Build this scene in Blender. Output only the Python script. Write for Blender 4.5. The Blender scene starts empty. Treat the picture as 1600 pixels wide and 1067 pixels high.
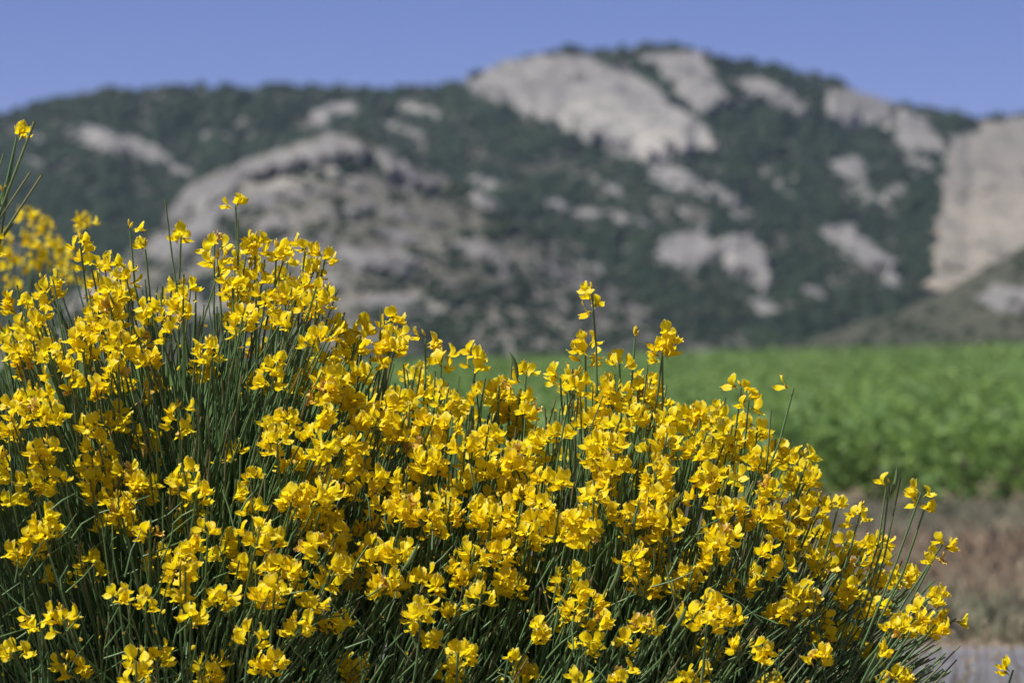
import bpy, math, random
import numpy as np
from mathutils import Matrix, Vector

random.seed(7)
RNG = np.random.default_rng(11)
SC = bpy.context.scene
COL = SC.collection
R = math.radians

# ------------------------------------------------------------------ camera, sky, sun, exposure
CAM = np.array((0.0, 0.0, 2.2))
FPX = 6000.0                       # focal length of the photograph in its own pixels (135 mm on 36 mm film)
cd = bpy.data.cameras.new("camera")
cam = bpy.data.objects.new("camera", cd)
COL.objects.link(cam)
cam.location = CAM
cam.rotation_euler = (R(90), 0, 0)
cd.lens = 135.0
cd.sensor_width = 36.0
cd.clip_start = 0.1
cd.clip_end = 20000
cd.dof.use_dof = True
cd.dof.focus_distance = 6.45
cd.dof.aperture_fstop = 5.5
cd.dof.aperture_blades = 7
SC.camera = cam

SUN_EL, SUN_AZ = 59.0, -110.0      # azimuth clockwise from +Y (view direction): high on the left
w = bpy.data.worlds.new("World")
SC.world = w
w.use_nodes = True
nt = w.node_tree
sky = nt.nodes.new("ShaderNodeTexSky")
sky.sky_type = 'NISHITA'
sky.sun_disc = False
sky.sun_elevation = R(SUN_EL)
sky.sun_rotation = R(SUN_AZ)
sky.altitude = 2500
sky.air_density = 0.75
sky.dust_density = 0.0
sky.ozone_density = 5.0
tint = nt.nodes.new("ShaderNodeMix")
tint.data_type = 'RGBA'
tint.blend_type = 'MULTIPLY'
tint.inputs[0].default_value = 1.0
tint.inputs[7].default_value = (0.90, 0.75, 1.05, 1)
nt.links.new(sky.outputs[0], tint.inputs[6])
nt.links.new(tint.outputs[2], nt.nodes["Background"].inputs[0])
nt.nodes["Background"].inputs[1].default_value = 0.055

sd = bpy.data.lights.new("sun", 'SUN')
sun = bpy.data.objects.new("sun", sd)
COL.objects.link(sun)
sd.energy = 5.0
sd.angle = R(0.53)
sd.color = (1.0, 0.95, 0.86)
sv = Vector((math.sin(R(SUN_AZ)) * math.cos(R(SUN_EL)), math.cos(R(SUN_AZ)) * math.cos(R(SUN_EL)), math.sin(R(SUN_EL))))
sun.rotation_euler = sv.to_track_quat('Z', 'Y').to_euler()
sun.location = (0, 0, 30)

SC.view_settings.view_transform = 'Standard'
SC.view_settings.look = 'None'
SC.view_settings.gamma = 1.0
SC.view_settings.exposure = 0.62
SC.view_settings.use_curve_mapping = False
SC.render.engine = 'CYCLES'
SC.cycles.max_bounces = 8
SC.cycles.transmission_bounces = 4
SC.cycles.volume_bounces = 0


# ------------------------------------------------------------------ helpers
def P(u, v, Y):
    """A point at distance Y seen at photograph pixel (u, v)."""
    return np.array(((u - 800.0) / FPX * Y, Y, CAM[2] - (v - 533.5) / FPX * Y))


def tag(o, label=None, cat=None, group=None, kind=None):
    if label: o["label"] = label
    if cat: o["category"] = cat
    if group: o["group"] = group
    if kind: o["kind"] = kind
    return o


def empty(name, loc):
    e = bpy.data.objects.new(name, None)
    COL.objects.link(e)
    e.location = loc
    e.empty_display_size = 0.1
    return e


def link(name, me, parent=None, world=None):
    """Link a mesh; its vertices are world coordinates unless WORLD gives a matrix."""
    o = bpy.data.objects.new(name, me)
    COL.objects.link(o)
    if parent is not None:
        o.parent = parent
        if parent.type == 'EMPTY':
            o.matrix_parent_inverse = Matrix.Translation(-Vector(parent.location))
    if world is not None:
        o.matrix_basis = world
    return o


class MB:
    """Collects vertices and polygons (with material index and one float per vertex) into one mesh."""
    def __init__(self):
        self.V, self.F, self.M, self.A, self.n = [], [], [], [], 0

    def add(self, V, F, m=0, a=None):
        V = np.asarray(V, dtype=np.float32).reshape(-1, 3)
        F = np.asarray(F, dtype=np.int32)
        self.V.append(V)
        self.F.append(F + self.n)
        self.M.append(np.full(len(F), m, dtype=np.int32))
        self.A.append(np.zeros(len(V), np.float32) if a is None else np.broadcast_to(np.asarray(a, np.float32), (len(V),)))
        self.n += len(V)

    def mesh(self, name, mats, smooth=True):
        me = bpy.data.meshes.new(name)
        V = np.concatenate(self.V)
        A = np.concatenate(self.A)
        me.vertices.add(len(V))
        me.vertices.foreach_set("co", V.ravel())
        tot = np.concatenate([np.full(len(f), f.shape[1], np.int32) for f in self.F])
        loops = np.concatenate([f.ravel() for f in self.F])
        me.loops.add(len(loops))
        me.loops.foreach_set("vertex_index", loops)
        me.polygons.add(len(tot))
        st = np.zeros(len(tot), np.int32)
        st[1:] = np.cumsum(tot)[:-1]
        me.polygons.foreach_set("loop_start", st)
        me.polygons.foreach_set("loop_total", tot)
        me.polygons.foreach_set("material_index", np.concatenate(self.M))
        me.polygons.foreach_set("use_smooth", np.full(len(tot), smooth))
        at = me.attributes.new("fac", 'FLOAT', 'POINT')
        at.data.foreach_set("value", A.astype(np.float32))
        for m in mats:
            me.materials.append(m)
        me.update(calc_edges=True)
        me.validate()
        return me


def tube(pts, rad, n=5, cap=True):
    """Rings along pts -> vertices, quads."""
    pts = np.asarray(pts, float)
    rad = np.broadcast_to(np.asarray(rad, float), (len(pts),))
    T = np.gradient(pts, axis=0)
    T /= np.linalg.norm(T, axis=1)[:, None] + 1e-12
    ref = np.array((0.13, 0.97, 0.08)) if abs(T[0, 1]) < 0.9 else np.array((1.0, 0, 0))
    A = np.cross(T, ref)
    A /= np.linalg.norm(A, axis=1)[:, None] + 1e-12
    B = np.cross(T, A)
    ang = np.arange(n) * 2 * np.pi / n
    V = pts[:, None, :] + rad[:, None, None] * (np.cos(ang)[None, :, None] * A[:, None, :] + np.sin(ang)[None, :, None] * B[:, None, :])
    k = len(pts)
    i, j = np.meshgrid(np.arange(k - 1), np.arange(n), indexing='ij')
    j2 = (j + 1) % n
    F = np.stack([i * n + j, i * n + j2, (i + 1) * n + j2, (i + 1) * n + j], -1).reshape(-1, 4)
    return V.reshape(-1, 3), F


def bezier(a, b, c, n):
    t = np.linspace(0, 1, n)[:, None]
    return (1 - t) ** 2 * a + 2 * t * (1 - t) * b + t ** 2 * c


def _h(i, j, k):
    x = np.sin(i * 127.1 + j * 311.7 + k * 74.7) * 43758.5453
    return x - np.floor(x)


def vnoise(x, y, s=0):
    x = np.asarray(x, float); y = np.asarray(y, float)
    i, j = np.floor(x), np.floor(y)
    f, g = x - i, y - j
    f = f * f * (3 - 2 * f); g = g * g * (3 - 2 * g)
    a, b, c, d = _h(i, j, s), _h(i + 1, j, s), _h(i, j + 1, s), _h(i + 1, j + 1, s)
    return (a * (1 - f) + b * f) * (1 - g) + (c * (1 - f) + d * f) * g


def fbm(x, y, o=4, s=0):
    r, a, t = 0.0, 1.0, 0.0
    for k in range(o):
        r = r + a * vnoise(np.asarray(x) * 2 ** k + 17.3 * k, np.asarray(y) * 2 ** k + 5.1 * k, s + k)
        t += a; a *= 0.5
    return r / t                   # 0..1


def sstep(a, b, x):
    t = np.clip((np.asarray(x, float) - a) / (b - a), 0, 1)
    return t * t * (3 - 2 * t)


# ------------------------------------------------------------------ materials
def material(name):
    m = bpy.data.materials.new(name)
    m.use_nodes = True
    t = m.node_tree
    return m, t, t.nodes["Principled BSDF"], t.nodes["Material Output"]


def node(t, kind, **kw):
    n = t.nodes.new(kind)
    for k, v in kw.items():
        setattr(n, k, v)
    return n


def noise(t, scale, detail=4, rough=0.55, coord='pos'):
    n = node(t, "ShaderNodeTexNoise")
    n.inputs["Scale"].default_value = scale
    n.inputs["Detail"].default_value = detail
    n.inputs["Roughness"].default_value = rough
    if coord == 'pos':
        g = node(t, "ShaderNodeNewGeometry")
        t.links.new(g.outputs["Position"], n.inputs["Vector"])
    return n


def ramp(t, src, stops):
    r = node(t, "ShaderNodeValToRGB")
    e = r.color_ramp.elements
    while len(e) < len(stops):
        e.new(0.5)
    for el, (p, c) in zip(e, stops):
        el.position = p
        el.color = (*c, 1)
    t.links.new(src, r.inputs[0])
    return r


def mixc(t, fac, a, b, blend='MIX'):
    n = node(t, "ShaderNodeMix", data_type='RGBA', blend_type=blend)
    for s, v in ((0, fac), (6, a), (7, b)):
        if isinstance(v, (int, float)):
            n.inputs[s].default_value = v
        elif isinstance(v, tuple):
            n.inputs[s].default_value = (*v, 1)
        else:
            t.links.new(v, n.inputs[s])
    return n.outputs[2]


def attr(t, name="fac"):
    a = node(t, "ShaderNodeAttribute")
    a.attribute_name = name
    return a.outputs["Fac"]


def thin(t, bsdf, out, col, amount, tcol=None):
    """Mix the surface with light passing through a thin sheet."""
    tr = node(t, "ShaderNodeBsdfTranslucent")
    if tcol is None:
        t.links.new(col, tr.inputs["Color"])
    else:
        t.links.new(tcol, tr.inputs["Color"])
    mx = node(t, "ShaderNodeMixShader")
    mx.inputs[0].default_value = amount
    t.links.new(bsdf.outputs[0], mx.inputs[1])
    t.links.new(tr.outputs[0], mx.inputs[2])
    t.links.new(mx.outputs[0], out.inputs["Surface"])


def petal_material(name, c0, c1, rim, amount=0.54):
    m, t, b, out = material(name)
    n = noise(t, 22, 2)
    c = ramp(t, n.outputs[0], [(0.32, c0), (0.68, c1)]).outputs[0]
    f = ramp(t, attr(t), [(0.86, (0, 0, 0)), (1.0, (1, 1, 1))]).outputs[0]
    c = mixc(t, f, c, rim)  # paler tip edge: glint painted into the colour, real tan on withered petals
    t.links.new(c, b.inputs["Base Color"])
    b.inputs["Roughness"].default_value = 0.5
    b.inputs["Specular IOR Level"].default_value = 0.35
    thin(t, b, out, c, amount)
    return m


M = {}
M['petal'] = petal_material("petal_yellow", (0.87, 0.665, 0.004), (0.91, 0.785, 0.016), (0.88, 0.78, 0.25))
M['withered'] = petal_material("petal_withered", (0.62, 0.36, 0.03), (0.74, 0.52, 0.10), (0.78, 0.62, 0.42), 0.25)


def stem_material(name, lo, hi, tip):
    m, t, b, out = material(name)
    n = noise(t, 9, 3)
    c = ramp(t, n.outputs[0], [(0.3, lo), (0.7, hi)]).outputs[0]
    s = noise(t, 260, 1)
    sp = ramp(t, s.outputs[0], [(0.66, (0, 0, 0)), (0.74, (1, 1, 1))]).outputs[0]
    c = mixc(t, sp, c, (0.20, 0.24, 0.10))
    c = mixc(t, attr(t), c, tip)
    t.links.new(c, b.inputs["Base Color"])
    b.inputs["Roughness"].default_value = 0.42
    b.inputs["Specular IOR Level"].default_value = 0.45
    return m


M['stem'] = stem_material("stem_green", (0.060, 0.118, 0.046), (0.115, 0.200, 0.075), (0.16, 0.14, 0.07))
M['bud'] = stem_material("bud_green", (0.16, 0.20, 0.03), (0.28, 0.28, 0.03), (0.78, 0.55, 0.01))
M['dry'] = stem_material("twig_dry", (0.16, 0.12, 0.07), (0.28, 0.22, 0.14), (0.4, 0.33, 0.24))


def leaf_material(name, lo, hi, amount=0.3, scale=0.8, spec=0.4):
    m, t, b, out = material(name)
    n = noise(t, scale, 4)
    c = ramp(t, n.outputs[0], [(0.3, lo), (0.7, hi)]).outputs[0]
    a = mixc(t, attr(t), c, (hi[0] * 1.5, hi[1] * 1.3, hi[2] * 1.1))
    t.links.new(a, b.inputs["Base Color"])
    b.inputs["Roughness"].default_value = 0.55
    b.inputs["Specular IOR Level"].default_value = spec
    thin(t, b, out, a, amount)
    return m


M['vine'] = leaf_material("vine_leaf", (0.084, 0.170, 0.043), (0.142, 0.252, 0.068), 0.35, 0.5)
M['bark'] = stem_material("vine_bark", (0.06, 0.045, 0.035), (0.13, 0.10, 0.08), (0.13, 0.10, 0.08))
M['scrub'] = leaf_material("scrub_leaf", (0.014, 0.025, 0.018), (0.030, 0.046, 0.026), 0.1, 0.02, 0.05)


def grass_material(name, stops):
    m, t, b, out = material(name)
    c = ramp(t, attr(t), stops).outputs[0]
    t.links.new(c, b.inputs["Base Color"])
    b.inputs["Roughness"].default_value = 0.7
    thin(t, b, out, c, 0.2)
    return m


M['grass'] = grass_material("verge_grass", [(0.0, (0.135, 0.15, 0.09)), (0.35, (0.25, 0.235, 0.165)), (0.6, (0.31, 0.24, 0.165)), (0.85, (0.26, 0.175, 0.115)), (1.0, (0.48, 0.43, 0.31))])


def ground_material():
    m, t, b, out = material("ground_soil")
    n = noise(t, 0.35, 6)
    c = ramp(t, n.outputs[0], [(0.3, (0.13, 0.115, 0.06)), (0.5, (0.20, 0.15, 0.10)), (0.7, (0.24, 0.20, 0.13))]).outputs[0]
    n2 = noise(t, 14, 4)
    c = mixc(t, 0.5, c, ramp(t, n2.outputs[0], [(0.35, (0.4, 0.4, 0.4)), (0.65, (1, 1, 1))]).outputs[0], 'MULTIPLY')
    t.links.new(c, b.inputs["Base Color"])
    b.inputs["Roughness"].default_value = 0.9
    bp = node(t, "ShaderNodeBump")
    bp.inputs["Strength"].default_value = 0.6
    bp.inputs["Distance"].default_value = 0.05
    t.links.new(n2.outputs[0], bp.inputs["Height"])
    t.links.new(bp.outputs[0], b.inputs["Normal"])
    return m


def road_material():
    m, t, b, out = material("asphalt")
    g = node(t, "ShaderNodeNewGeometry")
    mp = node(t, "ShaderNodeMapping")
    mp.inputs["Scale"].default_value = (0.04, 0.9, 1)
    t.links.new(g.outputs["Position"], mp.inputs["Vector"])
    n = noise(t, 1.0, 3, coord=None)
    t.links.new(mp.outputs[0], n.inputs["Vector"])
    c = ramp(t, n.outputs[0], [(0.35, (0.085, 0.085, 0.095)), (0.65, (0.15, 0.15, 0.165))]).outputs[0]
    f = noise(t, 60, 2)
    c = mixc(t, 0.5, c, ramp(t, f.outputs[0], [(0.3, (0.6, 0.6, 0.6)), (0.7, (1.2, 1.2, 1.2))]).outputs[0], 'MULTIPLY')
    t.links.new(c, b.inputs["Base Color"])
    b.inputs["Roughness"].default_value = 0.85
    return m


def hill_material(name, a, b_, c_, scale):
    m, t, b, out = material(name)
    n = noise(t, scale, 7, 0.6)
    c = ramp(t, n.outputs[0], [(0.32, a), (0.5, b_), (0.68, c_)]).outputs[0]
    t.links.new(c, b.inputs["Base Color"])
    b.inputs["Roughness"].default_value = 0.95
    b.inputs["Specular IOR Level"].default_value = 0.1
    bp = node(t, "ShaderNodeBump")
    bp.inputs["Strength"].default_value = 0.7
    bp.inputs["Distance"].default_value = 2.0
    t.links.new(n.outputs[0], bp.inputs["Height"])
    t.links.new(bp.outputs[0], b.inputs["Normal"])
    return m


def rock_material(name, grey, pale, cream, zc=None):
    m, t, b, out = material(name)
    g = node(t, "ShaderNodeNewGeometry")
    mp = node(t, "ShaderNodeMapping")
    mp.inputs["Scale"].default_value = (0.06, 0.06, 0.035)
    mp.inputs["Rotation"].default_value = (0, R(18), 0)
    t.links.new(g.outputs["Position"], mp.inputs["Vector"])
    n = noise(t, 1.0, 7, 0.62, None)
    t.links.new(mp.outputs[0], n.inputs["Vector"])
    c = ramp(t, n.outputs[0], [(0.33, grey), (0.52, pale), (0.66, cream)]).outputs[0]
    if zc is not None:              # fresh cream stone below the old grey weathered cap
        wn = noise(t, 0.03, 4)
        sp = node(t, "ShaderNodeSeparateXYZ")
        t.links.new(g.outputs["Position"], sp.inputs[0])
        ad = node(t, "ShaderNodeMath", operation='MULTIPLY_ADD')
        t.links.new(wn.outputs[0], ad.inputs[0]); ad.inputs[1].default_value = 40.0
        t.links.new(sp.outputs[2], ad.inputs[2])
        mr = node(t, "ShaderNodeMapRange")
        mr.inputs[1].default_value = zc + 14; mr.inputs[2].default_value = zc + 26
        t.links.new(ad.outputs[0], mr.inputs[0])
        c = mixc(t, mr.outputs[0], c, mixc(t, 0.75, c, grey))
    cr = noise(t, 0.5, 5, 0.7)
    c = mixc(t, 0.68, c, ramp(t, cr.outputs[0], [(0.37, (0.36, 0.37, 0.40)), (0.58, (1, 1, 1))]).outputs[0], 'MULTIPLY')
    t.links.new(c, b.inputs["Base Color"])
    b.inputs["Roughness"].default_value = 0.9
    b.inputs["Specular IOR Level"].default_value = 0.15
    bp = node(t, "ShaderNodeBump")
    bp.inputs["Strength"].default_value = 1.0
    bp.inputs["Distance"].default_value = 1.5
    t.links.new(cr.outputs[0], bp.inputs["Height"])
    t.links.new(bp.outputs[0], b.inputs["Normal"])
    return m


M['ground'] = ground_material()
M['road'] = road_material()
M['hill'] = hill_material("hill_garrigue", (0.034, 0.039, 0.030), (0.068, 0.068, 0.056), (0.15, 0.145, 0.136), 0.02)
M['stony'] = hill_material("hill_stony", (0.055, 0.058, 0.045), (0.12, 0.115, 0.10), (0.23, 0.22, 0.205), 0.03)
M['slope'] = hill_material("hill_dry_slope", (0.032, 0.042, 0.027), (0.052, 0.055, 0.040), (0.080, 0.076, 0.062), 0.03)
M['rock'] = rock_material("limestone", (0.16, 0.158, 0.158), (0.245, 0.238, 0.235), (0.33, 0.315, 0.295))
M['cliff'] = rock_material("limestone_pale", (0.21, 0.205, 0.205), (0.37, 0.355, 0.335), (0.50, 0.465, 0.41), 84)
M['cliff_low'] = rock_material("limestone_cream", (0.21, 0.20, 0.19), (0.33, 0.30, 0.255), (0.45, 0.40, 0.325), 52)


# ------------------------------------------------------------------ ground, road
def gz(x, y):
    x = np.asarray(x, float); y = np.asarray(y, float)
    bank = 0.6 * (1 - sstep(13.5, 19, y))
    f = np.clip((y - 52) / 348.0, 0, 1.1) * (-0.7 + 0.026 * np.clip(x, -60, 75))
    return bank + np.where(y > 52, f, 0) + np.where(y > 470, -(y - 470) * 0.004, 0)


xs = np.concatenate([np.linspace(-2600, -130, 14), np.linspace(-110, 110, 56), np.linspace(130, 2600, 14)])
ys = np.concatenate([np.linspace(-120, -5, 6), np.linspace(0, 30, 46), np.linspace(32, 120, 30), np.linspace(130, 480, 24), np.linspace(520, 4000, 12)])
X, Y = np.meshgrid(xs, ys)
Z = gz(X, Y)
nx, ny = len(xs), len(ys)
i, j = np.meshgrid(np.arange(ny - 1), np.arange(nx - 1), indexing='ij')
F = np.stack([i * nx + j, i * nx + j + 1, (i + 1) * nx + j + 1, (i + 1) * nx + j], -1).reshape(-1, 4)
mb = MB()
mb.add(np.stack([X, Y, Z], -1).reshape(-1, 3), F)
tag(link("ground", mb.mesh("ground", [M['ground']])), kind="structure")

mb = MB()
rx = np.linspace(-140, 140, 57)
for a, b_ in zip(rx[:-1], rx[1:]):
    ye = [20.2, 20.6, 24.0, 27.3, 27.7]
    ze = [-0.02, 0.03, 0.07, 0.03, -0.02]
    V = [(xx, yy, zz) for yy, zz in zip(ye, ze) for xx in (a, b_)]
    mb.add(V, [(2 * k, 2 * k + 1, 2 * k + 3, 2 * k + 2) for k in range(4)])
tag(link("road", mb.mesh("road", [M['road']])), kind="structure")


# ------------------------------------------------------------------ hills
class Hill:
    def __init__(self, sky, base, Yb, Yt, rough, seed):
        self.s = np.array(sky, float); self.b = np.array(base, float)
        self.Yb, self.Yt, self.rough, self.seed = Yb, Yt, rough, seed

    def vs(self, u):
        return np.interp(u, self.s[:, 0], self.s[:, 1]) + 3.0 * (fbm(u / 26.0, u * 0, 3, self.seed) - 0.5) * 2

    def vb(self, u):
        return np.interp(u, self.b[:, 0], self.b[:, 1])

    def at(self, u, t):
        """Surface at bearing u (photograph column), t 0 at the foot .. 1 at the crest; past 1 it falls away behind."""
        u = np.asarray(u, float); t = np.asarray(t, float)
        tt = np.clip(t, 0, 1)
        v = self.vb(u) + (self.vs(u) - self.vb(u)) * tt
        y = self.Yb + (self.Yt - self.Yb) * tt ** 1.15
        y = y + self.rough * (fbm(u / 150.0, v / 75.0, 5, self.seed + 3) - 0.5) * (0.3 + tt)
        x = (u - 800) / FPX * y
        z = CAM[2] - (v - 533.5) / FPX * y
        over = np.clip(t - 1, 0, 1)
        y = y + over * 500
        z = z - over * 220
        return np.stack([x, y, z], -1)

    def t_of(self, u, v):
        return (self.vb(u) - v) / (self.vb(u) - self.vs(u))

    def mesh(self, name, mat, u0, u1, nu, nt_):
        uu = np.linspace(u0, u1, nu)
        tt = np.concatenate([np.linspace(0, 1, nt_), [1.03, 1.1, 1.3, 1.7]])
        U, T = np.meshgrid(uu, tt)
        V = self.at(U, T)
        i, j = np.meshgrid(np.arange(len(tt) - 1), np.arange(nu - 1), indexing='ij')
        F = np.stack([i * nu + j, i * nu + j + 1, (i + 1) * nu + j + 1, (i + 1) * nu + j], -1).reshape(-1, 4)
        mb = MB(); mb.add(V, F)
        return mb.mesh(name, [mat])


H = {}
H['main'] = Hill([(-2700, 450), (-2000, 430), (-1400, 370), (-1000, 365), (-700, 318), (-300, 262), (-100, 215), (0, 182), (60, 162), (110, 150), (148, 143), (160, 136), (220, 142), (300, 139), (400, 137), (500, 136),
                  (560, 139), (620, 142), (700, 138), (725, 127), (760, 112), (800, 98), (850, 86), (920, 80), (1000, 76), (1060, 74), (1100, 80), (1160, 98),
                  (1220, 110), (1300, 126), (1340, 143), (1400, 160), (1460, 175), (1530, 187), (1560, 180), (1600, 180), (1700, 168), (1900, 160), (2300, 215), (2700, 260), (3200, 330), (4200, 430)],
                 [(-2700, 580), (4200, 580)], 800, 1500, 80, 1)
H['spur'] = Hill([(-500, 588), (-150, 560), (0, 520), (100, 470), (170, 420), (240, 358), (290, 292), (350, 262), (440, 232), (520, 208), (560, 212), (600, 230),
                  (660, 258), (700, 280), (760, 305), (800, 335), (850, 372), (900, 410), (960, 455), (1040, 500), (1100, 532), (1170, 560), (1400, 578)],
                 [(-500, 590), (1400, 590)], 640, 860, 26, 20)
H['slope'] = Hill([(1000, 572), (1180, 556), (1270, 530), (1340, 506), (1400, 490), (1460, 463), (1530, 422), (1600, 386), (1800, 330), (2200, 310), (2700, 380), (3600, 500), (4000, 570)],
                  [(1000, 580), (4000, 580)], 430, 640, 30, 40)

hill = tag(link("hill", H['main'].mesh("hill", M['hill'], -2700, 4200, 520, 70)), kind="structure")
spur = tag(link("hill_spur", H['spur'].mesh("hill_spur", M['stony'], -500, 1400, 170, 50)), kind="structure")
low = tag(link("hill_slope", H['slope'].mesh("hill_slope", M['slope'], 1000, 4000, 200, 30)), kind="structure")


def poly_sd(px, py, poly):
    """Signed distance (positive inside) of points to a polygon, in pixels of the photograph."""
    poly = np.array(poly, float)
    d = np.full(px.shape, 1e9)
    inside = np.zeros(px.shape, bool)
    for a, b_ in zip(poly, np.roll(poly, -1, 0)):
        e = b_ - a
        t = np.clip(((px - a[0]) * e[0] + (py - a[1]) * e[1]) / (e @ e + 1e-9), 0, 1)
        d = np.minimum(d, np.hypot(px - a[0] - t * e[0], py - a[1] - t * e[1]))
        c = ((a[1] > py) != (b_[1] > py)) & (px < (b_[0] - a[0]) * (py - a[1]) / (b_[1] - a[1] + 1e-12) + a[0])
        inside ^= c
    return np.where(inside, d, -d)


OUT = {'main': [
    ([(715, 130), (780, 103), (850, 90), (920, 93), (980, 110), (1030, 140), (1075, 188), (1110, 218), (1130, 246), (1100, 238), (1060, 250), (1010, 257), (950, 246), (905, 215), (880, 200), (840, 185), (790, 168), (740, 150)], 9, 'cliff'),
    ([(1000, 90), (1060, 82), (1105, 90), (1122, 130), (1142, 165), (1100, 182), (1070, 165), (1040, 130)], 6, 'rock'),
    ([(1150, 130), (1190, 122), (1240, 150), (1265, 182), (1210, 172), (1155, 167)], 5, 'rock'),
    ([(1280, 140), (1330, 136), (1400, 166), (1400, 192), (1350, 207), (1290, 182)], 5, 'rock'),
    ([(1405, 172), (1450, 192), (1482, 240), (1430, 250), (1400, 225)], 5, 'rock'),
    ([(1005, 262), (1060, 268), (1120, 288), (1175, 335), (1090, 308)], 3, 'rock'),
    ([(1275, 250), (1340, 248), (1358, 285), (1365, 330), (1345, 300), (1310, 280)], 4, 'rock'),
    ([(1030, 372), (1100, 358), (1130, 392), (1125, 412), (1080, 425), (1015, 410)], 4, 'rock'),
    ([(1125, 380), (1165, 372), (1192, 395), (1204, 450), (1196, 470), (1160, 445), (1130, 415)], 7, 'rock'),
    ([(1170, 468), (1215, 478), (1228, 492), (1190, 492)], 3, 'rock'),
    ([(1285, 355), (1330, 355), (1370, 390), (1410, 430), (1412, 458), (1370, 440), (1330, 398)], 6, 'rock'),
    ([(1375, 290), (1420, 285), (1430, 306), (1380, 312)], 3, 'rock'),
    ([(1245, 446), (1285, 455), (1292, 476), (1258, 470)], 3, 'rock'),
    ([(1460, 455), (1472, 390), (1480, 330), (1474, 252), (1500, 215), (1545, 190), (1610, 186), (1760, 174), (1850, 200), (1850, 480), (1600, 470)], 26, 'cliff_low'),
    ([(468, 204), (500, 176), (548, 156), (578, 172), (540, 180), (490, 206)], 5, 'rock'),
    ([(600, 158), (640, 155), (695, 182), (640, 180)], 4, 'rock'),
    ([(100, 200), (160, 197), (250, 238), (272, 256), (200, 250), (150, 240)], 4, 'rock'),
    ([(262, 253), (305, 262), (292, 278), (265, 268)], 3, 'rock'),
    ([(20, 240), (70, 245), (110, 275), (60, 270)], 2, 'rock'),
], 'spur': [
    ([(262, 345), (295, 296), (400, 256), (470, 232), (520, 214), (560, 222), (590, 250), (540, 262), (470, 268), (380, 296), (320, 330)], 4, 'rock'),
    ([(590, 238), (640, 258), (690, 285), (690, 303), (640, 304), (600, 280)], 3, 'rock'),
    ([(380, 300), (470, 290), (540, 300), (480, 318), (390, 325)], 3, 'rock'),
    ([(735, 295), (800, 325), (790, 340), (740, 322)], 3, 'rock'),
    ([(700, 372), (760, 378), (805, 425), (790, 440), (740, 405)], 3, 'rock'),
    ([(530, 400), (600, 395), (690, 410), (640, 430), (560, 430)], 3, 'rock'),
    ([(230, 385), (300, 350), (350, 345), (300, 400), (240, 420)], 3, 'rock'),
    ([(820, 400), (870, 410), (920, 450), (870, 445)], 3, 'rock'),
    ([(560, 470), (640, 465), (690, 490), (600, 500)], 2, 'rock'),
], 'slope': [
    ([(1520, 470), (1570, 440), (1640, 430), (1640, 470), (1560, 490)], 2, 'rock'),
]}
def ell(u, v, a, b_, deg=0):
    c, s_ = math.cos(R(deg)), math.sin(R(deg))
    return [(u + a * math.cos(q) * c - b_ * math.sin(q) * s_, v + a * math.cos(q) * s_ + b_ * math.sin(q) * c) for q in np.linspace(0, 2 * np.pi, 10)[:-1]]


for e_ in ((770, 292, 42, 8, 4), (890, 326, 48, 9, 14), (980, 345, 42, 11, 15), (967, 296, 18, 9, 0), (970, 393, 16, 11, 0), (926, 424, 18, 7, 5), (1225, 300, 16, 9, 30), (1060, 330, 20, 7, 20), (1440, 265, 30, 12, 10), (330, 215, 30, 7, 8), (60, 215, 30, 7, 10), (1215, 152, 75, 11, 22), (1385, 192, 62, 15, 22), (1180, 348, 60, 8, 20), (1085, 400, 62, 14, 6), (1350, 312, 62, 7, 25), (640, 205, 42, 7, 15), (175, 226, 95, 10, 14), (1320, 385, 50, 8, 38), (1060, 292, 60, 8, 16)):
    OUT['main'].append((ell(*e_), 2.5, 'rock'))
for e_ in ((350, 330, 62, 10, -15), (430, 347, 52, 9, -8), (520, 332, 46, 8, 0), (600, 332, 40, 9, 10), (470, 385, 56, 9, -5), (620, 368, 42, 8, 10), (380, 392, 42, 8, -15), (555, 288, 32, 8, 10), (660, 345, 30, 7, 15), (300, 375, 40, 8, -25), (700, 440, 30, 7, 15), (510, 440, 40, 8, 0)):
    OUT['spur'].append((ell(*e_), 1.8, 'rock'))
PAR = {'main': hill, 'spur': spur, 'slope': low}


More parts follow.
